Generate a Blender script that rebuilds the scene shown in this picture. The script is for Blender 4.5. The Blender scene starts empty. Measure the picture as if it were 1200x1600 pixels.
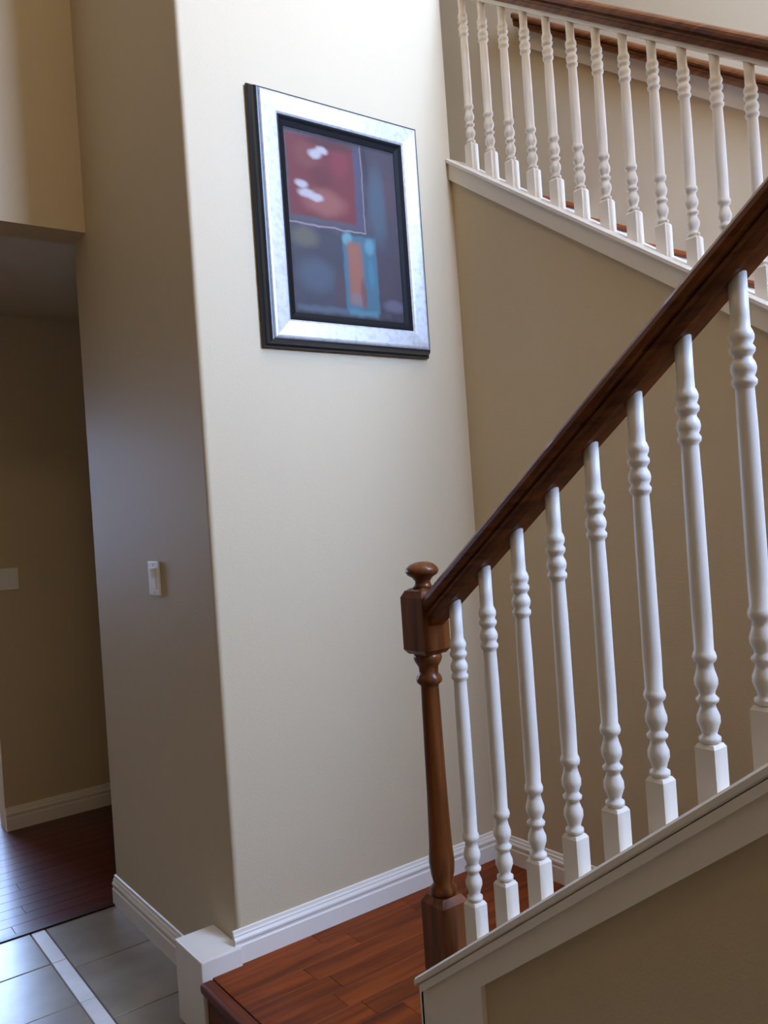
import bpy, bmesh, math, random
from mathutils import Matrix, Vector
random.seed(7)
S = bpy.context.scene
COL = S.collection

# ------------------------------------------------------------------ camera
def rot(yaw, pitch, roll):
    f = Vector((math.cos(pitch)*math.sin(yaw), math.cos(pitch)*math.cos(yaw), math.sin(pitch)))
    r = Vector((math.cos(yaw), -math.sin(yaw), 0)); u = r.cross(f)
    c, s = math.cos(roll), math.sin(roll)
    return c*r + s*u, -s*r + c*u, f
cr, cu, cf = rot(math.radians(36.65), math.radians(0.15), math.radians(-3.9))
cam = bpy.data.cameras.new('camera'); camo = bpy.data.objects.new('camera', cam); COL.objects.link(camo)
camo.matrix_world = Matrix(((cr.x, cu.x, -cf.x, 0), (cr.y, cu.y, -cf.y, 0), (cr.z, cu.z, -cf.z, 1.5), (0, 0, 0, 1)))
cam.sensor_fit = 'VERTICAL'; cam.sensor_height = 32.0; cam.lens = 1312/1600*32.0; cam.clip_start = 0.02
S.camera = camo

# ------------------------------------------------------------------ sky, daylight, exposure
W = bpy.data.worlds.new('sky'); S.world = W; W.use_nodes = True
bg = W.node_tree.nodes['Background']
bg.inputs[0].default_value = (0.45, 0.66, 1.14, 1); bg.inputs[1].default_value = 43.0
S.view_settings.view_transform = 'Standard'; S.view_settings.look = 'None'
S.view_settings.gamma = 1.0; S.view_settings.use_curve_mapping = False
S.view_settings.exposure = 0.0
try:
    S.cycles.use_denoising = True
    S.cycles.max_bounces = 14; S.cycles.diffuse_bounces = 10; S.cycles.glossy_bounces = 5
    S.cycles.sample_clamp_indirect = 8.0
except Exception:
    pass
def portal(name, loc, direction, sx, sy):
    l = bpy.data.lights.new(name, 'AREA'); l.shape = 'RECTANGLE'; l.size = sx; l.size_y = sy
    l.cycles.is_portal = True
    o = bpy.data.objects.new(name, l); COL.objects.link(o)
    o.location = loc; o.rotation_euler = Vector(direction).to_track_quat('-Z', 'Z').to_euler()
    return o

def lamp(name, loc, watts, color, r=.12):
    l = bpy.data.lights.new(name, 'POINT'); l.energy = watts; l.color = color; l.shadow_soft_size = r
    o = bpy.data.objects.new(name, l); COL.objects.link(o); o.location = loc
    return o
lamp('entry_chandelier', (.3, .5, 4.3), 24, (1.0, .75, .46), .2)
lamp('stair_fill_light', (1.65, .2, 4.6), 26, (1.0, .78, .52))  # unseen warm fill, added to brighten the wall under the upper flight

# ------------------------------------------------------------------ materials
def lin(c): return tuple(((v/255)/12.92 if v/255 <= .04045 else ((v/255+.055)/1.055)**2.4) for v in c) + (1,)
def new_mat(name, color, rough=.5, spec=.5, coat=0.0):
    m = bpy.data.materials.new(name); m.use_nodes = True
    b = m.node_tree.nodes['Principled BSDF']
    b.inputs['Base Color'].default_value = lin(color); b.inputs['Roughness'].default_value = rough
    b.inputs['Specular IOR Level'].default_value = spec; b.inputs['Coat Weight'].default_value = coat
    return m
def N(m, t, **kw):
    n = m.node_tree.nodes.new(t)
    for k, v in kw.items(): setattr(n, k, v)
    return n
def L(m, a, b): m.node_tree.links.new(a, b)
def painted(name, color, rough, bump, scale):
    m = new_mat(name, color, rough, .3)
    b = m.node_tree.nodes['Principled BSDF']
    tc = N(m, 'ShaderNodeTexCoord'); n = N(m, 'ShaderNodeTexNoise')
    n.inputs['Scale'].default_value = scale; n.inputs['Detail'].default_value = 3
    bp = N(m, 'ShaderNodeBump'); bp.inputs['Strength'].default_value = bump; bp.inputs['Distance'].default_value = .002
    L(m, tc.outputs['Object'], n.inputs['Vector']); L(m, n.outputs['Fac'], bp.inputs['Height']); L(m, bp.outputs['Normal'], b.inputs['Normal'])
    n2 = N(m, 'ShaderNodeTexNoise'); n2.inputs['Scale'].default_value = 1.1
    hs = N(m, 'ShaderNodeHueSaturation'); hs.inputs['Color'].default_value = lin(color)
    mr = N(m, 'ShaderNodeMapRange'); mr.inputs['To Min'].default_value = .975; mr.inputs['To Max'].default_value = 1.025
    L(m, tc.outputs['Object'], n2.inputs['Vector']); L(m, n2.outputs['Fac'], mr.inputs['Value']); L(m, mr.outputs['Result'], hs.inputs['Value'])
    L(m, hs.outputs['Color'], b.inputs['Base Color'])
    return m
def wood(name, c1, c2, rough, along, scale=6.0, coat=0.0, vary=.18):
    """grain stretched along one axis, tone shifted per object"""
    m = new_mat(name, c1, rough, .22, coat); b = m.node_tree.nodes['Principled BSDF']
    tc = N(m, 'ShaderNodeTexCoord'); oi = N(m, 'ShaderNodeObjectInfo')
    mp = N(m, 'ShaderNodeMapping'); sc = [scale*9]*3; sc[along] = scale*.55; mp.inputs['Scale'].default_value = sc
    ad = N(m, 'ShaderNodeVectorMath', operation='ADD'); mu = N(m, 'ShaderNodeVectorMath', operation='SCALE')
    mu.inputs[0].default_value = (37, 19, 53); L(m, oi.outputs['Random'], mu.inputs['Scale'])
    L(m, tc.outputs['Object'], ad.inputs[0]); L(m, mu.outputs[0], ad.inputs[1]); L(m, ad.outputs[0], mp.inputs['Vector'])
    n = N(m, 'ShaderNodeTexNoise'); n.inputs['Scale'].default_value = 1.0; n.inputs['Detail'].default_value = 5; n.inputs['Distortion'].default_value = .6
    L(m, mp.outputs[0], n.inputs['Vector'])
    r = N(m, 'ShaderNodeValToRGB'); r.color_ramp.elements[0].position = .32; r.color_ramp.elements[1].position = .7
    r.color_ramp.elements[0].color = lin(c2); r.color_ramp.elements[1].color = lin(c1)
    L(m, n.outputs['Fac'], r.inputs[0])
    hs = N(m, 'ShaderNodeHueSaturation'); mr = N(m, 'ShaderNodeMapRange')
    mr.inputs['To Min'].default_value = 1-vary; mr.inputs['To Max'].default_value = 1+vary
    L(m, oi.outputs['Random'], mr.inputs['Value']); L(m, mr.outputs['Result'], hs.inputs['Value'])
    L(m, r.outputs['Color'], hs.inputs['Color']); L(m, hs.outputs['Color'], b.inputs['Base Color'])
    return m
def tile_mat(name, c1, c2, rough):
    m = new_mat(name, c1, rough, .5); b = m.node_tree.nodes['Principled BSDF']
    tc = N(m, 'ShaderNodeTexCoord'); n = N(m, 'ShaderNodeTexNoise'); n.inputs['Scale'].default_value = 7; n.inputs['Detail'].default_value = 5
    r = N(m, 'ShaderNodeValToRGB'); r.color_ramp.elements[0].position = .35; r.color_ramp.elements[1].position = .68
    r.color_ramp.elements[0].color = lin(c2); r.color_ramp.elements[1].color = lin(c1)
    L(m, tc.outputs['Object'], n.inputs['Vector']); L(m, n.outputs['Fac'], r.inputs[0]); L(m, r.outputs['Color'], b.inputs['Base Color'])
    return m
M = {
 'wall': painted('beige_wall_paint', (202, 184, 152), .6, .25, 160),
 'ceiling': painted('ceiling_paint', (220, 206, 180), .7, .3, 90),
 'trim': painted('white_trim_paint', (230, 222, 209), .35, .05, 60),
 'rail': wood('stained_oak_handrail', (124, 70, 30), (80, 40, 15), .35, 1, coat=.2, vary=.05),
 'post': wood('stained_oak_post', (124, 70, 30), (80, 40, 15), .35, 2, coat=.2, vary=.05),
 'landing': wood('orange_wood_floor', (138, 64, 18), (92, 38, 8), .6, 0, scale=4, vary=.16),
 'landing_edge': wood('orange_wood_edge', (120, 56, 24), (80, 33, 12), .5, 1, scale=4, vary=.05),
 'hallwood': wood('dark_cherry_floor', (98, 44, 36), (68, 28, 24), .3, 0, scale=4, vary=.1),
 'threshold': wood('dark_threshold', (60, 32, 24), (40, 20, 14), .35, 0, vary=.05),
 'tile': tile_mat('beige_ceramic_tile', (140, 129, 112), (122, 111, 96), .3),
 'accent': tile_mat('pale_accent_tile', (226, 224, 222), (206, 203, 200), .35),
 'grout': painted('grout', (120, 112, 102), .9, .4, 300),
 'black': new_mat('black_lacquer_sheen_tint', (24, 30, 40), .3, .6),  # bluish reflected sheen is tinted into this black base colour
 'liner': new_mat('black_liner', (12, 12, 13), .6, .2),
 'plastic': new_mat('white_plastic', (238, 238, 236), .3, .5),
 'metal': new_mat('screw_metal', (200, 200, 198), .35, .5),
}
b = M['metal'].node_tree.nodes['Principled BSDF']; b.inputs['Metallic'].default_value = .9
def silver():
    m = new_mat('brushed_silver_frame', (210, 210, 210), .32, .5); b = m.node_tree.nodes['Principled BSDF']
    b.inputs['Metallic'].default_value = .35
    tc = N(m, 'ShaderNodeTexCoord'); n = N(m, 'ShaderNodeTexNoise'); n.inputs['Scale'].default_value = 55; n.inputs['Detail'].default_value = 4
    r = N(m, 'ShaderNodeValToRGB'); r.color_ramp.elements[0].position = .3; r.color_ramp.elements[1].position = .55
    r.color_ramp.elements[0].color = lin((186, 186, 188)); r.color_ramp.elements[1].color = lin((208, 208, 208))
    L(m, tc.outputs['Object'], n.inputs['Vector']); L(m, n.outputs['Fac'], r.inputs[0]); L(m, r.outputs['Color'], b.inputs['Base Color'])
    return m
M['silver'] = silver()
def glass():
    m = new_mat('window_glass', (255, 255, 255), 0.0, .5); nt = m.node_tree
    t = N(m, 'ShaderNodeBsdfTransparent'); g = N(m, 'ShaderNodeBsdfGlossy'); g.inputs['Roughness'].default_value = 0
    mx = N(m, 'ShaderNodeMixShader'); mx.inputs[0].default_value = .06
    L(m, t.outputs[0], mx.inputs[1]); L(m, g.outputs[0], mx.inputs[2]); L(m, mx.outputs[0], nt.nodes['Material Output'].inputs[0])
    return m
M['glass'] = glass()
def painting():
    m = new_mat('abstract_oil_painting', (66, 62, 74), .6, .25); b = m.node_tree.nodes['Principled BSDF']
    tc = N(m, 'ShaderNodeTexCoord'); sep = N(m, 'ShaderNodeSeparateXYZ')
    wob = N(m, 'ShaderNodeTexNoise'); wob.inputs['Scale'].default_value = 9; wob.inputs['Detail'].default_value = 4
    L(m, tc.outputs['Generated'], wob.inputs['Vector'])
    v1 = N(m, 'ShaderNodeVectorMath', operation='SUBTRACT'); v1.inputs[1].default_value = (.5, .5, .5); L(m, wob.outputs['Color'], v1.inputs[0])
    v2 = N(m, 'ShaderNodeVectorMath', operation='SCALE'); v2.inputs['Scale'].default_value = .03; L(m, v1.outputs[0], v2.inputs[0])
    v3 = N(m, 'ShaderNodeVectorMath', operation='ADD'); L(m, tc.outputs['Generated'], v3.inputs[0]); L(m, v2.outputs[0], v3.inputs[1])
    L(m, v3.outputs[0], sep.inputs[0])
    u = sep.outputs['X']; w = sep.outputs['Z']
    def ss(src, lo, hi):
        r = N(m, 'ShaderNodeMapRange', interpolation_type='SMOOTHSTEP'); r.inputs['From Min'].default_value = lo; r.inputs['From Max'].default_value = hi
        L(m, src, r.inputs['Value']); return r.outputs['Result']
    def mul(a, c):
        r = N(m, 'ShaderNodeMath', operation='MULTIPLY'); L(m, a, r.inputs[0])
        if isinstance(c, float): r.inputs[1].default_value = c
        else: L(m, c, r.inputs[1])
        return r.outputs[0]
    def rect(u0, u1, w0, w1, s):
        return mul(mul(ss(u, u0-s, u0+s), ss(u, u1+s, u1-s)), mul(ss(w, w0-s, w0+s), ss(w, w1+s, w1-s)))
    def blob(uc, wc, ru, rw):
        a = N(m, 'ShaderNodeVectorMath', operation='SUBTRACT'); a.inputs[1].default_value = (uc, 0, wc); L(m, v3.outputs[0], a.inputs[0])
        k = N(m, 'ShaderNodeVectorMath', operation='MULTIPLY'); k.inputs[1].default_value = (1/ru, 0, 1/rw); L(m, a.outputs[0], k.inputs[0])
        l = N(m, 'ShaderNodeVectorMath', operation='LENGTH'); L(m, k.outputs[0], l.inputs[0])
        return ss(l.outputs['Value'], 1.0, .35)
    n2 = N(m, 'ShaderNodeTexNoise'); n2.inputs['Scale'].default_value = 5; n2.inputs['Detail'].default_value = 5; L(m, tc.outputs['Generated'], n2.inputs['Vector'])
    r = N(m, 'ShaderNodeValToRGB'); r.color_ramp.elements[0].position = .35; r.color_ramp.elements[1].position = .68
    r.color_ramp.elements[0].color = lin((52, 42, 46)); r.color_ramp.elements[1].color = lin((74, 70, 76)); L(m, n2.outputs['Fac'], r.inputs[0])
    cur = [r.outputs['Color']]
    def pig(c):
        q = lin(c); return (q[0]*.62, q[1]*.56, q[2]*.46, 1)
    def lay(mask, col, amt=1.0):
        x = N(m, 'ShaderNodeMix', data_type='RGBA'); L(m, mul(mask, float(amt)), x.inputs[0])
        L(m, cur[0], x.inputs[6]); x.inputs[7].default_value = pig(col); cur[0] = x.outputs[2]
    # right column
    lay(rect(.72, .97, .08, .98, .03), (84, 76, 90), .8)
    lay(blob(.80, .66, .12, .30), (88, 106, 126), .9); lay(blob(.92, .72, .07, .22), (100, 74, 88), .7)
    lay(blob(.90, .10, .14, .05), (128, 130, 160), .6)
    # maroon block with pale strip round it
    lay(rect(.02, .68, .50, .98, .008), (98, 94, 112), .75)
    lay(rect(.60, .655, .52, .97, .012), (92, 86, 120), .8)
    lay(rect(.03, .60, .53, .96, .012), (128, 62, 66), 1.0)
    lay(blob(.33, .62, .26, .10), (170, 112, 106), .75); lay(blob(.20, .86, .16, .10), (138, 86, 82), .6)
    lay(blob(.48, .86, .10, .12), (146, 66, 76), .8); lay(blob(.30, .76, .13, .08), (104, 52, 58), .6)
    lay(blob(.40, .95, .3, .05), (86, 54, 60), .7)
    for (a, c, p, q) in ((.27, .875, .08, .035), (.33, .90, .07, .03), (.14, .70, .075, .03), (.18, .655, .10, .035), (.26, .64, .08, .03)):
        lay(blob(a, c, p, q), (206, 206, 224), .95)
    lay(rect(.665, .675, .49, .98, .003), (150, 146, 158), .8); lay(rect(.02, .67, .485, .495, .003), (168, 160, 172), .8)
    # lower left field
    lay(rect(.04, .48, .05, .46, .02), (78, 78, 92), .9)
    lay(blob(.14, .42, .16, .08), (118, 116, 104), .8); lay(blob(.22, .22, .22, .13), (92, 106, 128), .8); lay(blob(.42, .16, .08, .14), (98, 74, 84), .6)
    lay(rect(.04, .48, .03, .06, .015), (98, 116, 140), .8)
    # teal block with terracotta bar
    lay(rect(.46, .76, .05, .47, .012), (84, 124, 150), 1.0); lay(blob(.50, .45, .06, .05), (120, 176, 196), .9); lay(blob(.70, .42, .06, .06), (110, 170, 196), .8)
    lay(blob(.70, .27, .04, .12), (80, 142, 180), .7)
    lay(rect(.50, .625, .09, .43, .025), (166, 112, 98), 1.0); lay(blob(.56, .12, .08, .05), (140, 132, 148), .8); lay(blob(.62, .15, .04, .12), (126, 76, 76), .7)
    lay(rect(.48, .74, .03, .06, .015), (96, 160, 186), .7)
    # dark edges of the canvas
    lay(rect(-.2, 1.2, -.2, .018, .015), (24, 22, 26), .9); lay(rect(-.2, .015, -.2, 1.2, .012), (30, 22, 26), .8)
    lay(rect(-.2, 1.2, .975, 1.2, .015), (30, 26, 30), .8)
    n3 = N(m, 'ShaderNodeTexNoise'); n3.inputs['Scale'].default_value = 60; n3.inputs['Detail'].default_value = 4; L(m, tc.outputs['Generated'], n3.inputs['Vector'])
    bp = N(m, 'ShaderNodeBump'); bp.inputs['Strength'].default_value = .3; bp.inputs['Distance'].default_value = .002
    L(m, n3.outputs['Fac'], bp.inputs['Height']); L(m, bp.outputs['Normal'], b.inputs['Normal'])
    L(m, cur[0], b.inputs['Base Color'])
    return m
M['painting'] = painting()

# ------------------------------------------------------------------ mesh helpers
def link(name, me, m, parent=None, smooth=False):
    me.materials.append(M[m]) if m else None
    o = bpy.data.objects.new(name, me); COL.objects.link(o)
    if parent: o.parent = parent
    if smooth:
        for p in me.polygons: p.use_smooth = True
    return o
def bm_mesh(name, bm):
    bmesh.ops.recalc_face_normals(bm, faces=bm.faces)
    me = bpy.data.meshes.new(name); bm.to_mesh(me); bm.free(); return me
def add_box(bm, x0, x1, y0, y1, z0, z1):
    v = [bm.verts.new(p) for p in ((x0,y0,z0),(x1,y0,z0),(x1,y1,z0),(x0,y1,z0),(x0,y0,z1),(x1,y0,z1),(x1,y1,z1),(x0,y1,z1))]
    for f in ((0,1,2,3),(4,5,6,7),(0,1,5,4),(1,2,6,5),(2,3,7,6),(3,0,4,7)): bm.faces.new([v[i] for i in f])
def bevel(bm, w, seg=2):
    bmesh.ops.recalc_face_normals(bm, faces=bm.faces)
    bmesh.ops.bevel(bm, geom=list(bm.edges), offset=w, segments=seg, affect='EDGES', profile=.5)
def box(name, m, x0, x1, y0, y1, z0, z1, parent=None, bev=0, seg=2):
    bm = bmesh.new(); add_box(bm, x0, x1, y0, y1, z0, z1)
    if bev: bevel(bm, bev, seg)
    return link(name, bm_mesh(name, bm), m, parent, smooth=False)
def prism_x(name, m, pts, x0, x1, parent=None):
    """polygon in the YZ plane, extruded along X"""
    bm = bmesh.new(); n = len(pts)
    a = [bm.verts.new((x0, y, z)) for y, z in pts]; c = [bm.verts.new((x1, y, z)) for y, z in pts]
    bm.faces.new(a); bm.faces.new(list(reversed(c)))
    for i in range(n): bm.faces.new((a[i], a[(i+1) % n], c[(i+1) % n], c[i]))
    return link(name, bm_mesh(name, bm), m, parent)
def sweep(name, m, prof, p0, p1, cross, parent=None, up=(0, 0, 1), smooth=False):
    """profile (c, h) carried from p0 to p1: c along `cross`, h along `up`; ends cut square to the floor"""
    bm = bmesh.new(); cross = Vector(cross); up = Vector(up); n = len(prof)
    a = [bm.verts.new(Vector(p0) + cross*c + up*h) for c, h in prof]; d = [bm.verts.new(Vector(p1) + cross*c + up*h) for c, h in prof]
    bm.faces.new(a); bm.faces.new(list(reversed(d)))
    for i in range(n): bm.faces.new((a[i], a[(i+1) % n], d[(i+1) % n], d[i]))
    return link(name, bm_mesh(name, bm), m, parent, smooth)
def lathe(bm, prof, seg=18):
    rings = []
    for r, z in prof:
        rings.append([bm.verts.new((r*math.cos(2*math.pi*i/seg), r*math.sin(2*math.pi*i/seg), z)) for i in range(seg)])
    for k in range(len(rings)-1):
        for i in range(seg):
            f = bm.faces.new((rings[k][i], rings[k][(i+1) % seg], rings[k+1][(i+1) % seg], rings[k+1][i])); f.smooth = True
    bm.faces.new(list(reversed(rings[0]))); bm.faces.new(rings[-1])
    return rings
def tag(o, label, cat, kind=None, group=None):
    o['label'] = label; o['category'] = cat
    if kind: o['kind'] = kind
    if group: o['group'] = group
    return o
def struct(o, label, cat): return tag(o, label, cat, 'structure')
def empty(name, loc):
    o = bpy.data.objects.new(name, None); COL.objects.link(o); o.location = loc; o.empty_display_size = .1; return o
def adopt(parent):
    """parts are built in world coordinates: keep them there under an Empty that is not at the origin"""
    bpy.context.view_layer.update()
    for c in parent.children: c.matrix_parent_inverse = parent.matrix_world.inverted()

# ------------------------------------------------------------------ room shell (metres; tile floor at z = 0, camera eye at 1.5)
XL, XR, YB, ZC = -7.0, 3.16, -1.1, 5.4      # left wall, right wall, front wall behind the camera, ceiling
XC, YP = 1.085, 2.336                       # corner of the picture wall
XT = 2.16                                   # wall under the upper flight
Y1, Y2, YH = 3.29, 3.45, 4.71               # header wall faces, hall back wall
DX0, JX = .05, .94                          # doorway at the back of the hallway
PZ = .19                                    # landing floor height

bm = bmesh.new(); add_box(bm, XC, XT, YP, Y2, -.05, ZC)
bmesh.ops.recalc_face_normals(bm, faces=bm.faces)
ed = [e for e in bm.edges if abs(e.verts[0].co.z-e.verts[1].co.z) > 1 and abs(e.verts[0].co.x-XC) < 1e-4]
bmesh.ops.bevel(bm, geom=ed, offset=.014, segments=5, affect='EDGES', profile=.5)
struct(link('wall_center', bm_mesh('wall_center', bm), 'wall', smooth=False), 'pale beige wall block with the framed picture on it', 'wall')
struct(box('wall_header', 'wall', XL, XC, Y1, Y2, 2.68, ZC), 'tan wall over the wide dark hallway opening', 'wall')
struct(box('wall_rear', 'wall', JX, 3.3, YH, YH+.12, -.05, 2.72), 'shadowed wall at the back of the hallway', 'wall')
struct(box('wall_rear_left', 'wall', XL, DX0, YH, YH+.12, -.05, 2.72), 'hallway wall left of the doorway', 'wall')
struct(box('wall_rear_lintel', 'wall', DX0, JX, YH, YH+.12, 2.1, 2.72), 'wall strip over the doorway at the back of the hallway', 'wall')
struct(box('wall_upper_left', 'wall', XT-.12, XT, Y2, 5.0, 2.8, ZC), 'left wall of the upstairs passage', 'wall')
struct(box('ceiling_hall', 'wall', XL, 3.3, Y2, YH, 2.68, 2.8), 'dark low ceiling of the hallway', 'ceiling')
struct(box('wall_hall_left', 'wall', XL-.12, XL, Y2, YH+.12, -.05, 2.8), 'left end wall of the hallway', 'wall')
struct(box('wall_right', 'wall', XR, XR+.14, YB, 5.2, -.05, ZC), 'tan wall behind the upper stair flight', 'wall')
struct(box('wall_upper_rear', 'wall', XT, XR, 5.0, 5.12, 2.8, ZC), 'back wall of the upstairs passage', 'wall')
struct(box('wall_left', 'wall', XL-.12, XL, YB, Y2, -.05, ZC), 'left wall of the entry hall', 'wall')
struct(box('ceiling', 'ceiling', XL-.12, XR+.14, YB-.12, 5.2, ZC, ZC+.1), 'high ceiling of the entry hall', 'ceiling')
struct(box('floor_upper', 'wall', XT, XR, 2.84, 5.0, 2.68, 2.858), 'upstairs floor at the top of the stairs', 'floor')

# front wall behind the camera with its windows
def wall_with_holes(name, y0, y1, x0, x1, z0, z1, holes):
    xs = sorted({x0, x1, *[h[0] for h in holes], *[h[1] for h in holes]}); zs = sorted({z0, z1, *[h[2] for h in holes], *[h[3] for h in holes]})
    bm = bmesh.new()
    for i in range(len(xs)-1):
        for k in range(len(zs)-1):
            cx, cz = (xs[i]+xs[i+1])/2, (zs[k]+zs[k+1])/2
            if any(h[0] < cx < h[1] and h[2] < cz < h[3] for h in holes): continue
            add_box(bm, xs[i], xs[i+1], y0, y1, zs[k], zs[k+1])
    bmesh.ops.remove_doubles(bm, verts=bm.verts, dist=1e-5)
    return link(name, bm_mesh(name, bm), 'wall')
FRONT = [(1.76, 3.0, 2.6, 5.1)]
struct(wall_with_holes('wall_front', YB-.12, YB, XL-.12, XR+.14, -.05, ZC, FRONT), 'front wall of the entry hall with windows', 'wall')
def window(name, label, x0, x1, z0, z1, y0, nx, nz):
    t = empty(name, ((x0+x1)/2, y0, z0)); bm = bmesh.new(); f = .05
    for a in ((x0, x0+f, z0, z1), (x1-f, x1, z0, z1), (x0+f, x1-f, z0, z0+f), (x0+f, x1-f, z1-f, z1)): add_box(bm, a[0], a[1], y0-.07, y0-.01, a[2], a[3])
    link('window_frame', bm_mesh('frame', bm), 'trim', t)
    for i in range(1, nx): box('muntin', 'trim', x0+(x1-x0)*i/nx-.012, x0+(x1-x0)*i/nx+.012, y0-.055, y0-.025, z0+f, z1-f, t)
    for i in range(1, nz): box('muntin', 'trim', x0+f, x1-f, y0-.054, y0-.026, z0+(z1-z0)*i/nz-.012, z0+(z1-z0)*i/nz+.012, t)
    box('pane', 'glass', x0+f, x1-f, y0-.043, y0-.037, z0+f, z1-f, t)
    adopt(t); struct(t, label, 'window')
window('window_1', 'tall upper window over the half landing', *FRONT[0], YB, 2, 3)
for (x0, x1, z0, z1) in FRONT: portal('sky_portal', ((x0+x1)/2, YB-.13, (z0+z1)/2), (0, 1, 0), x1-x0, z1-z0)

# next room behind the hallway, lit by its own garden door (all left of the frame)
YF = 7.4
struct(box('wall_room_right', 'wall', 1.75, 1.87, YH+.12, YF, -.05, 2.72), 'right wall of the room behind the hallway', 'wall')
struct(box('wall_room_left', 'wall', -1.62, -1.5, YH+.12, YF, -.05, 2.72), 'left wall of the room behind the hallway', 'wall')
struct(box('ceiling_room', 'ceiling', -1.62, 1.87, YH, YF+.12, 2.72, 2.84), 'ceiling of the room behind the hallway', 'ceiling')
struct(box('floor_room', 'hallwood', -1.62, 1.87, YH, YF+.12, -.06, 0), 'dark wood floor of the room behind the hallway', 'floor')
DOOR = (.3, 1.5, 1.1, 2.62)
struct(wall_with_holes('wall_room_rear', YF, YF+.12, -1.62, 1.87, -.05, 2.72, [DOOR]), 'rear wall of the room behind the hallway', 'wall')
window('window_2', 'high window of the room behind the hallway', *DOOR, YF+.12, 2, 1)
portal('sky_portal', (.9, YF+.13, 1.86), (0, -1, 0), 1.2, 1.52)

# ------------------------------------------------------------------ floors
fl = struct(box('floor', 'grout', XL, XR, YB, 3.43, -.06, -.004), 'beige ceramic tile floor of the entry with a pale tile border strip', 'floor')
def piece(name, m, x0, x1, y0, y1, z0, z1, parent, bev=.0015):
    return box(name, m, x0, x1, y0, y1, z0, z1, parent, bev, 1)
g = .005
yj = [2.815+.3225*k for k in range(-9, 2)]+[3.43]
for j in range(len(yj)-1):
    y0, y1 = yj[j]+g/2, yj[j+1]-g/2
    piece('accent_tile', 'accent', .743+g/2, .797-g/2, y0, y1, -.012, 0, fl)
    for k in range(6):
        piece('tile', 'tile', .743-.3225*(k+1)+g/2, .743-.3225*k-g/2, y0, y1, -.012, random.uniform(-.0006, .0006), fl)
yr = [1.05+.4*k for k in range(-4, 6)]+[3.43]
for j in range(len(yr)-1):
    piece('tile', 'tile', .797+g/2, XC-.001 if yr[j] > .9 else 1.115, yr[j]+g/2, yr[j+1]-g/2, -.012, random.uniform(-.0006, .0006), fl)
struct(box('trim_1', 'threshold', XL, XC, 3.43, 3.462, -.03, .005, None, .002), 'dark wood threshold between tile and cherry floor', 'trim')

fh = struct(box('floor_hall', 'grout', XL, 3.3, 3.462, YH, -.06, -.012), 'dark red cherry wood floor of the hallway', 'floor')
y = 3.462; i = 0
while y < YH-.001:
    y1 = min(y+.0832, YH); xs = [-1.2, -.25+random.uniform(-.4, .3), .55+random.uniform(-.35, .4), 1.5+random.uniform(-.3, .3), 2.6]
    for k in range(4):
        piece('plank', 'hallwood', xs[k]+.0004, xs[k+1]-.0004, y+.0004, y1-.0004, -.014, 0, fh, .001)
    y = y1

# raised wood landing at the foot of the stairs
fp = struct(box('floor_landing', 'grout', .975, XT, 1.12, YP, -.02, PZ-.02), 'orange brown wood landing one step above the tile floor', 'floor')
XE = .965
def in_wall(y): return y < 1.49
y = YP-.001
while y > 1.16:
    y0 = max(y-.083, 1.15)
    x1 = 1.128 if y0 < 1.475 else XT-.001
    cuts = [.985]
    if x1 > 1.5: cuts += [1.30+random.uniform(-.12, .25), 1.75+random.uniform(-.1, .2)]
    cuts.append(x1)
    for k in range(len(cuts)-1):
        piece('plank', 'landing', cuts[k]+.0004, cuts[k+1]-.0004, y0+.0004, y-.0004, PZ-.019, PZ, fp, .001)
    y = y0
bm = bmesh.new(); add_box(bm, XE-.022, .985, 1.13, YP-.026, PZ-.028, PZ+.0005); bevel(bm, .009, 3)
link('step_nosing', bm_mesh('step_nosing', bm), 'landing_edge', fp)
box('riser_board', 'landing_edge', XE, .975, 1.15, YP-.026, 0.0, PZ-.028, fp)

# ------------------------------------------------------------------ baseboards and white trim
BASE = [(0, 0), (.017, 0), (.017, .052), (.0135, .056), (.0135, .062), (.0165, .066), (.0165, .072), (.011, .080), (.011, .084), (.007, .088), (.005, .096), (0, .098)]
def base(name, label, p0, p1, cross, k=1.0):
    return struct(sweep(name, 'trim', [(c, h*k) for c, h in BASE], p0, p1, cross), label, 'baseboard')
base('baseboard_center', 'white moulded baseboard along the landing under the picture', (XC-.017, YP, PZ), (XT, YP, PZ), (0, -1, 0))
base('baseboard_left', 'white moulded baseboard under the light switch', (XC, YP-.0, 0), (XC, Y2, 0), (-1, 0, 0), 1.18)
base('baseboard_rear', 'white baseboard at the back of the hallway', (JX, YH, 0), (3.2, YH, 0), (0, -1, 0), 1.2)
base('baseboard_stair', 'white baseboard at the foot of the tan stair wall', (XT, 1.53, PZ), (XT, YP-.017, PZ), (-1, 0, 0))
struct(box('trim_2', 'trim', XE-.012, XC+.0, YP-.026, YP+.17, 0, PZ+.055, None, .005), 'white painted end block closing the step at the wall corner', 'trim')

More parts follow.
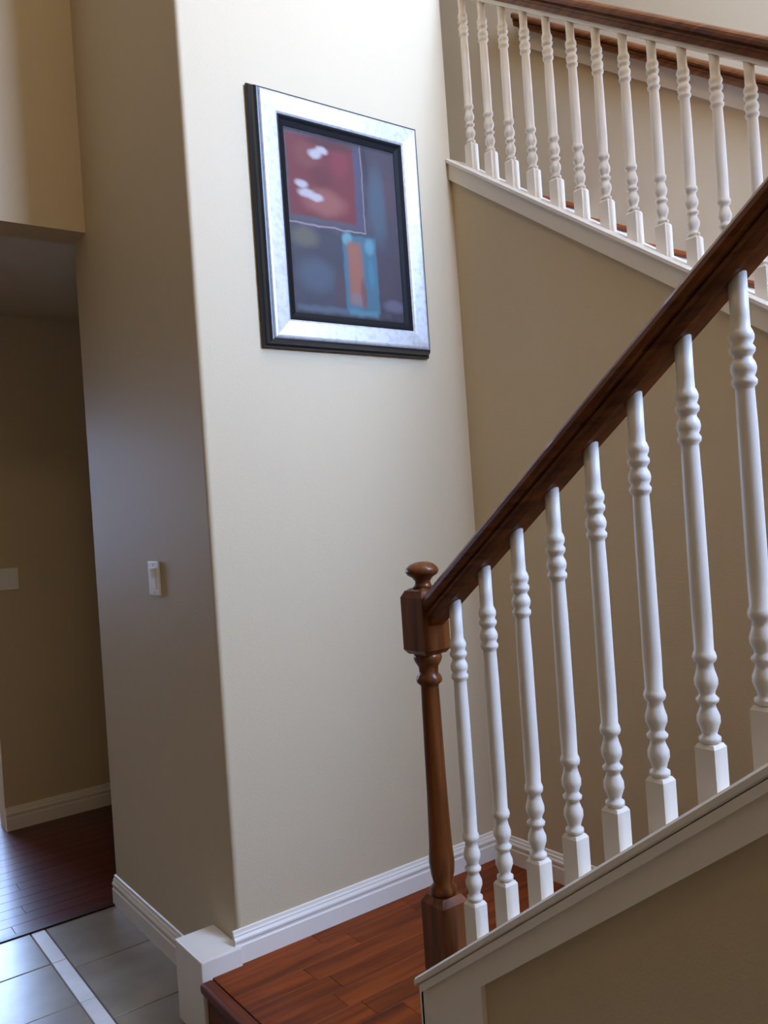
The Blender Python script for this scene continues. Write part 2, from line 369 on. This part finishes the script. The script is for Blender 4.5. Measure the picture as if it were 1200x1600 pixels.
# ------------------------------------------------------------------ lower flight: knee wall, cap, apron, steps
SL = .752
def capz(y): return .489+SL*(1.473-y)            # top of the lower cap
YW = 1.478                                       # end of the knee wall
struct(prism_x('wall_stair_lower', 'wall', [(YW, -.02), (YW, capz(YW)-.022), (.24, capz(.24)-.022), (-.7, capz(.24)-.022), (-.7, -.02)], 1.13, 1.24), 'olive shaded knee wall under the lower stair railing', 'wall')
cap_prof = [(-.075, -.020), (-.078, -.016), (-.078, -.005), (-.073, 0), (.073, 0), (.078, -.005), (.078, -.016), (.075, -.020)]
struct(sweep('trim_3', 'trim', cap_prof, (1.190, 1.502, capz(1.502)), (1.190, .24, capz(.24)), (1, 0, 0)), 'white sloping cap board the lower balusters stand on', 'trim')
apr = bmesh.new()
for (x0, x1, h0, h1) in ((1.117, 1.13, -.096, -.022), (1.113, 1.117, -.040, -.022)):
    pts = [(YW+.006, capz(YW+.006)+h1), (.24, capz(.24)+h1), (.24, capz(.24)+h0), (YW+.006, capz(YW+.006)+h0)]
    a = [apr.verts.new((x0, p, q)) for p, q in pts]; c = [apr.verts.new((x1, p, q)) for p, q in pts]
    apr.faces.new(a); apr.faces.new(list(reversed(c)))
    for i in range(4): apr.faces.new((a[i], a[(i+1) % 4], c[(i+1) % 4], c[i]))
struct(link('trim_4', bm_mesh('apron', apr), 'trim'), 'white apron board under the lower stair cap', 'trim')
struct(prism_x('trim_5', 'trim', [(YW+.006, -.0), (YW+.006, capz(YW+.006)-.096), (1.285, capz(1.285)-.096), (1.285, 0)], 1.117, 1.13), 'white upright board at the end of the knee wall', 'trim')
struct(box('trim_6', 'trim', 1.117, 1.25, YW, YW+.012, PZ, capz(YW)-.03), 'white end board of the knee wall facing the landing', 'trim')

st = empty('staircase', (1.7, 1.5, PZ)); RUN = .2527
for k in range(6):
    yr_ = 1.50-RUN*k; z0 = PZ+.19*k
    box('riser', 'trim', 1.241, XT-.001, yr_-.018, yr_, z0, z0+.19-.026, st)
    if k < 5: box('tread', 'landing', 1.241, XT-.001, yr_-RUN-.018, yr_+.025, z0+.19-.026, z0+.19, st, .006)
adopt(st); tag(st, 'lower stair flight with wood treads rising toward the viewer behind the white balusters', 'stairs')
struct(box('floor_turn', 'landing', 1.241, XR, -.9, .235, 1.18, 1.33), 'half landing where the stairs turn', 'floor')
struct(box('floor_turn_end', 'landing', 2.241, XR, .235, .634, 1.18, 1.33), 'half landing strip at the foot of the upper flight', 'floor')

# ------------------------------------------------------------------ upper flight
SU = .701
def capu(y): return 2.817+SU*(y-2.333)           # top of the upper cap
ys0, ys1 = .26, 2.62
struct(prism_x('wall_stair_upper', 'wall', [(ys0, -.02), (YP, -.02), (YP, capu(YP)-.02), (ys0, capu(ys0)-.02)], XT, 2.24), 'tan wall under the upper stair flight', 'wall')
struct(sweep('trim_7', 'trim', [(-.060, -.020), (-.064, -.016), (-.064, -.005), (-.060, 0), (.060, 0), (.064, -.005), (.064, -.016), (.060, -.020)],
       (2.2, ys0, capu(ys0)), (2.2, YP-.001, capu(YP-.001)), (1, 0, 0)), 'white sloping cap board of the upper stair flight', 'trim')
struct(sweep('trim_8', 'trim', [(-.014, -.080), (-.014, -.020), (0, -.020), (0, -.080)], (XT, ys0, capu(ys0)), (XT, YP-.001, capu(YP-.001)), (1, 0, 0)), 'white fascia under the upper stair cap', 'trim')
su = empty('staircase', (2.7, .635, 1.33)); RU = .2725
for k in range(8):
    yr_ = .635+RU*k; z0 = 1.345+.191*k
    box('riser', 'trim', 2.241, XR-.001, yr_, yr_+.018, z0, z0+.191-.02, su)
    box('tread', 'landing', 2.241, XR-.001, yr_-.022, yr_+RU+.018, z0+.191-.02, z0+.191, su, .006)
adopt(su); tag(su, 'upper stair flight with white risers and wood treads behind the high balusters', 'stairs')

# ------------------------------------------------------------------ railings
_h = [(.022, 0), (.022, .019), (.0265, .023), (.0265, .029), (.0215, .0315), (.0215, .034), (.033, .040), (.036, .050), (.034, .061), (.028, .070), (.014, .077)]
RAIL = [(-c, h) for c, h in _h]+[(c, h) for c, h in reversed(_h)]
def baluster_mesh(top_h, slope, sgn, h):
    """square foot, turned vase, plain shaft, double ring, plain neck; foot and head cut to the slope. sgn: +1 when the rail climbs with +Y"""
    bm = bmesh.new(); w = .0175; bt = .090
    lo = [bm.verts.new((x, yy, sgn*slope*yy)) for x, yy in ((-w, -w), (w, -w), (w, w), (-w, w))]
    mid = [bm.verts.new((x, yy, bt-.006)) for x, yy in ((-w, -w), (w, -w), (w, w), (-w, w))]
    top = [bm.verts.new((x*.8, yy*.8, bt)) for x, yy in ((-w, -w), (w, -w), (w, w), (-w, w))]
    bm.faces.new(list(reversed(lo))); bm.faces.new(top)
    for A, B in ((lo, mid), (mid, top)):
        for i in range(4): bm.faces.new((A[i], A[(i+1) % 4], B[(i+1) % 4], B[i]))
    P = [(.0125, bt-.001), (.0170, bt+.004), (.0170, bt+.010), (.0115, bt+.014), (.0135, bt+.022), (.0180, bt+.034), (.0178, bt+.044), (.0130, bt+.056), (.0118, bt+.062),
         (.0170, bt+.066), (.0180, bt+.071), (.0125, bt+.077), (.0130, bt+.082), (.0180, bt+.093), (.0182, bt+.102), (.0140, bt+.116), (.0124, bt+.126),
         (.0172, bt+.131), (.0186, bt+.137), (.0172, bt+.143), (.0150, bt+.148), (.0155, bt+.20), (.0150, h-.200), (.0138, h-.140),
         (.0138, h-.136), (.0180, h-.131), (.0186, h-.125), (.0150, h-.119), (.0180, h-.112), (.0188, h-.106), (.0172, h-.099), (.0135, h-.092),
         (.0140, h-.088), (.0180, h-.083), (.0186, h-.077), (.0150, h-.071), (.0180, h-.064), (.0184, h-.058), (.0165, h-.052), (.0138, h-.046), (.0135, h-.03)]
    rings = lathe(bm, P+[(.0138, top_h)])
    for v in rings[-1]: v.co.z += sgn*slope*v.co.y
    return bm_mesh('baluster', bm)

# lower railing
XB = 1.19
RB = lambda y: 1.296+.75*(1.368-y)               # underside of the lower handrail
lr = empty('stair_railing', (XB, 1.468, capz(1.468)))
sweep('handrail', 'rail', RAIL, (XB, 1.44, RB(1.44)), (XB, .22, RB(.22)), (1, 0, 0), lr)
np_ = empty('newel_post', (XB, 1.468, 0))
def newel(parent, x, y, cz, slope, sgn, top):
    w = .0375; bm = bmesh.new()
    lo = [bm.verts.new((x+a, y+c, cz+sgn*slope*c)) for a, c in ((-w, -w), (w, -w), (w, w), (-w, w))]
    m1 = [bm.verts.new((x+a, y+c, cz+.135)) for a, c in ((-w, -w), (w, -w), (w, w), (-w, w))]
    m2 = [bm.verts.new((x+a*.72, y+c*.72, cz+.150)) for a, c in ((-w, -w), (w, -w), (w, w), (-w, w))]
    bm.faces.new(list(reversed(lo))); bm.faces.new(m2)
    for A, B in ((lo, m1), (m1, m2)):
        for i in range(4): bm.faces.new((A[i], A[(i+1) % 4], B[(i+1) % 4], B[i]))
    s = bmesh.new(); b0, b1 = cz+.149, top-.184
    lathe(s, [(.026, b0), (.030, b0+.008), (.030, b0+.016), (.021, b0+.026), (.027, b0+.050), (.029, b0+.075), (.0265, b0+.11), (.0235, b0+.22), (.0205, b1-.075), (.0205, b1-.072),
              (.0285, b1-.065), (.0295, b1-.058), (.0270, b1-.051), (.0215, b1-.045), (.0225, b1-.030), (.0300, b1-.018), (.0325, b1-.010), (.0310, b1-.002), (.026, b1+.001)], 24)
    for vv in s.verts: vv.co.x += x; vv.co.y += y
    shaft = link('newel_post', bm_mesh('newel_shaft', s), 'post', parent)
    link('base_block', bm_mesh('base_block', bm), 'post', shaft)
    k = bmesh.new(); q = [[bm_ for bm_ in ()]]
    def ring(f, z): return [k.verts.new((x+a*f, y+c*f, z)) for a, c in ((-w, -w), (w, -w), (w, w), (-w, w))]
    R_ = [ring(.80, top-.184), ring(1, top-.174), ring(1, top-.056), ring(.80, top-.042), ring(.50, top-.036)]
    k.faces.new(list(reversed(R_[0]))); k.faces.new(R_[-1])
    for A, B in zip(R_, R_[1:]):
        for i in range(4): k.faces.new((A[i], A[(i+1) % 4], B[(i+1) % 4], B[i]))
    link('top_block', bm_mesh('top_block', k), 'post', shaft)
    fb = bmesh.new(); lathe(fb, [(.024, top-.037), (.019, top-.030), (.017, top-.022), (.024, top-.013), (.034, top-.007), (.038, top+.000), (.036, top+.008), (.027, top+.016), (.014, top+.021), (.004, top+.022)], 24)
    for vv in fb.verts: vv.co.x += x; vv.co.y += y
    link('finial', bm_mesh('finial', fb), 'post', shaft)
    return shaft
bpy.data.objects.remove(np_)
newel(lr, XB, 1.472, capz(1.472), SL, -1, 1.366)
meL = baluster_mesh(.730, SL, -1, .700); meL.materials.append(M['trim'])
yb = [1.367-.0985*k for k in range(12)]
for yy in yb:
    o = bpy.data.objects.new('baluster', meL); COL.objects.link(o); o.parent = lr; o.location = (XB, yy, capz(yy))
adopt(lr); tag(lr, 'near stair railing with brown wood handrail, turned newel post and white balusters', 'railing')

# upper railing
XU = 2.2
RU_ = lambda y: capu(y)+.652                     # underside of the upper handrail
ur = empty('stair_railing', (XU, .30, capu(.30)))
sweep('handrail', 'rail', [(c, h*.88) for c, h in RAIL], (XU, .26, RU_(.26)), (XU, YP-.002, RU_(YP-.002)), (1, 0, 0), ur)
sweep('fillet_strip', 'trim', [(-.016, -.014), (-.016, 0), (.016, 0), (.016, -.014)], (XU, .26, RU_(.26)), (XU, YP-.002, RU_(YP-.002)), (1, 0, 0), ur)
meU = baluster_mesh(.638, SU, 1, .625); meU.materials.append(M['trim'])
for k in range(20):
    yy = 2.258-.0982*k
    o = bpy.data.objects.new('baluster', meU); COL.objects.link(o); o.parent = ur; o.location = (XU, yy, capu(yy))
adopt(ur); tag(ur, 'upper stair railing with wood handrail and white balusters beside the picture wall', 'railing')

# handrail on the far wall of the upper flight
wr = empty('wall_handrail', (XR, .4, capu(.4)+.65))
BW = lambda y: 3.303+.715*(y-2.184)
sweep('backing_board', 'trim', [(-.022, 0), (-.022, .092), (-.018, .096), (0, .096), (0, 0)], (XR, .4, BW(.4)), (XR, 2.80, BW(2.80)), (1, 0, 0), wr)
sweep('handrail', 'rail', [(c-.052, h*.88+.085) for c, h in RAIL], (XR, .4, BW(.4)), (XR, 2.82, BW(2.82)), (1, 0, 0), wr)
adopt(wr); tag(wr, 'wood handrail on a white backing board along the far stair wall', 'handrail')

# ------------------------------------------------------------------ framed picture
fx0, fx1, fz0, fz1, D = 1.325, 1.955, 2.075, 2.863, .050     # silver front rectangle and the depth of the frame
pf = empty('framed_picture', ((fx0+fx1)/2, YP, fz0-.02))
def frame(name, m, steps, parent):
    """closed moulding: each step is (inset from the silver front rectangle, distance from the wall)"""
    bm = bmesh.new(); rings = []
    for ins, d in steps:
        rings.append([bm.verts.new((x, YP-d, z)) for x, z in ((fx0+ins, fz0+ins), (fx1-ins, fz0+ins), (fx1-ins, fz1-ins), (fx0+ins, fz1-ins))])
    n = len(rings)
    for k in range(n):
        A, B = rings[k], rings[(k+1) % n]
        for i in range(4): bm.faces.new((A[i], A[(i+1) % 4], B[(i+1) % 4], B[i]))
    return link(name, bm_mesh(name, bm), m, parent)
frame('outer_moulding', 'black', [(-.022, .001), (-.024, .010), (-.020, .018), (-.014, .022), (-.011, .034), (-.006, .044), (.004, .046), (.004, .001)], pf)
frame('silver_panel', 'silver', [(.0045, .030), (.000, .047), (.004, .051), (.010, .0525), (.052, .047), (.058, .046), (.064, .042), (.064, .030)], pf)
frame('inner_liner', 'liner', [(.0645, .020), (.0645, .041), (.069, .042), (.078, .036), (.092, .030), (.094, .018)], pf)
box('canvas', 'painting', fx0+.084, fx1-.084, YP-.028, YP-.006, fz0+.084, fz1-.084, pf)
adopt(pf); tag(pf, 'framed abstract painting in maroon and teal, wide silver frame with black edge', 'picture')

# ------------------------------------------------------------------ switches
def screw(parent, p, axis):
    bm = bmesh.new(); lathe(bm, [(.0034, 0), (.0034, .0008), (.0022, .0016)], 12)
    o = link('screw', bm_mesh('screw', bm), 'metal', parent)
    o.matrix_local = Matrix.Translation(p) @ Vector(axis).to_track_quat('Z', 'Y').to_matrix().to_4x4()
sw = empty('light_switch', (XC, 2.80, 1.333))
box('cover_plate', 'plastic', XC-.007, XC, 2.752, 2.850, 1.274, 1.392, sw, .003)
bm = bmesh.new()
v = [bm.verts.new(p) for p in ((XC-.007, 2.783, 1.298), (XC-.007, 2.817, 1.298), (XC-.007, 2.817, 1.368), (XC-.007, 2.783, 1.368),
     (XC-.009, 2.784, 1.299), (XC-.009, 2.816, 1.299), (XC-.0085, 2.816, 1.333), (XC-.0085, 2.784, 1.333), (XC-.014, 2.816, 1.367), (XC-.014, 2.784, 1.367))]
for f in ((4,5,6,7),(7,6,8,9),(0,1,5,4),(3,2,8,9),(0,4,7,9,3),(1,2,8,6,5),(0,3,2,1)): bm.faces.new([v[i] for i in f])
link('rocker', bm_mesh('rocker', bm), 'plastic', sw)
adopt(sw)
screw(sw, Vector((-.007, 0, .048)), (-1, 0, 0)); screw(sw, Vector((-.007, 0, -.048)), (-1, 0, 0))
tag(sw, 'white rocker light switch on the grey beige wall left of the corner', 'switch')
sh = empty('light_switch', (1.022, YH, 1.295))
box('cover_plate', 'plastic', .964, 1.080, YH-.007, YH, 1.238, 1.352, sh, .003)
for cx in (.999, 1.045):
    box('rocker', 'plastic', cx-.016, cx+.016, YH-.011, YH-.006, 1.262, 1.328, sh, .002)
adopt(sh)
tag(sh, 'white double switch plate in the dark hallway beyond the opening', 'switch')
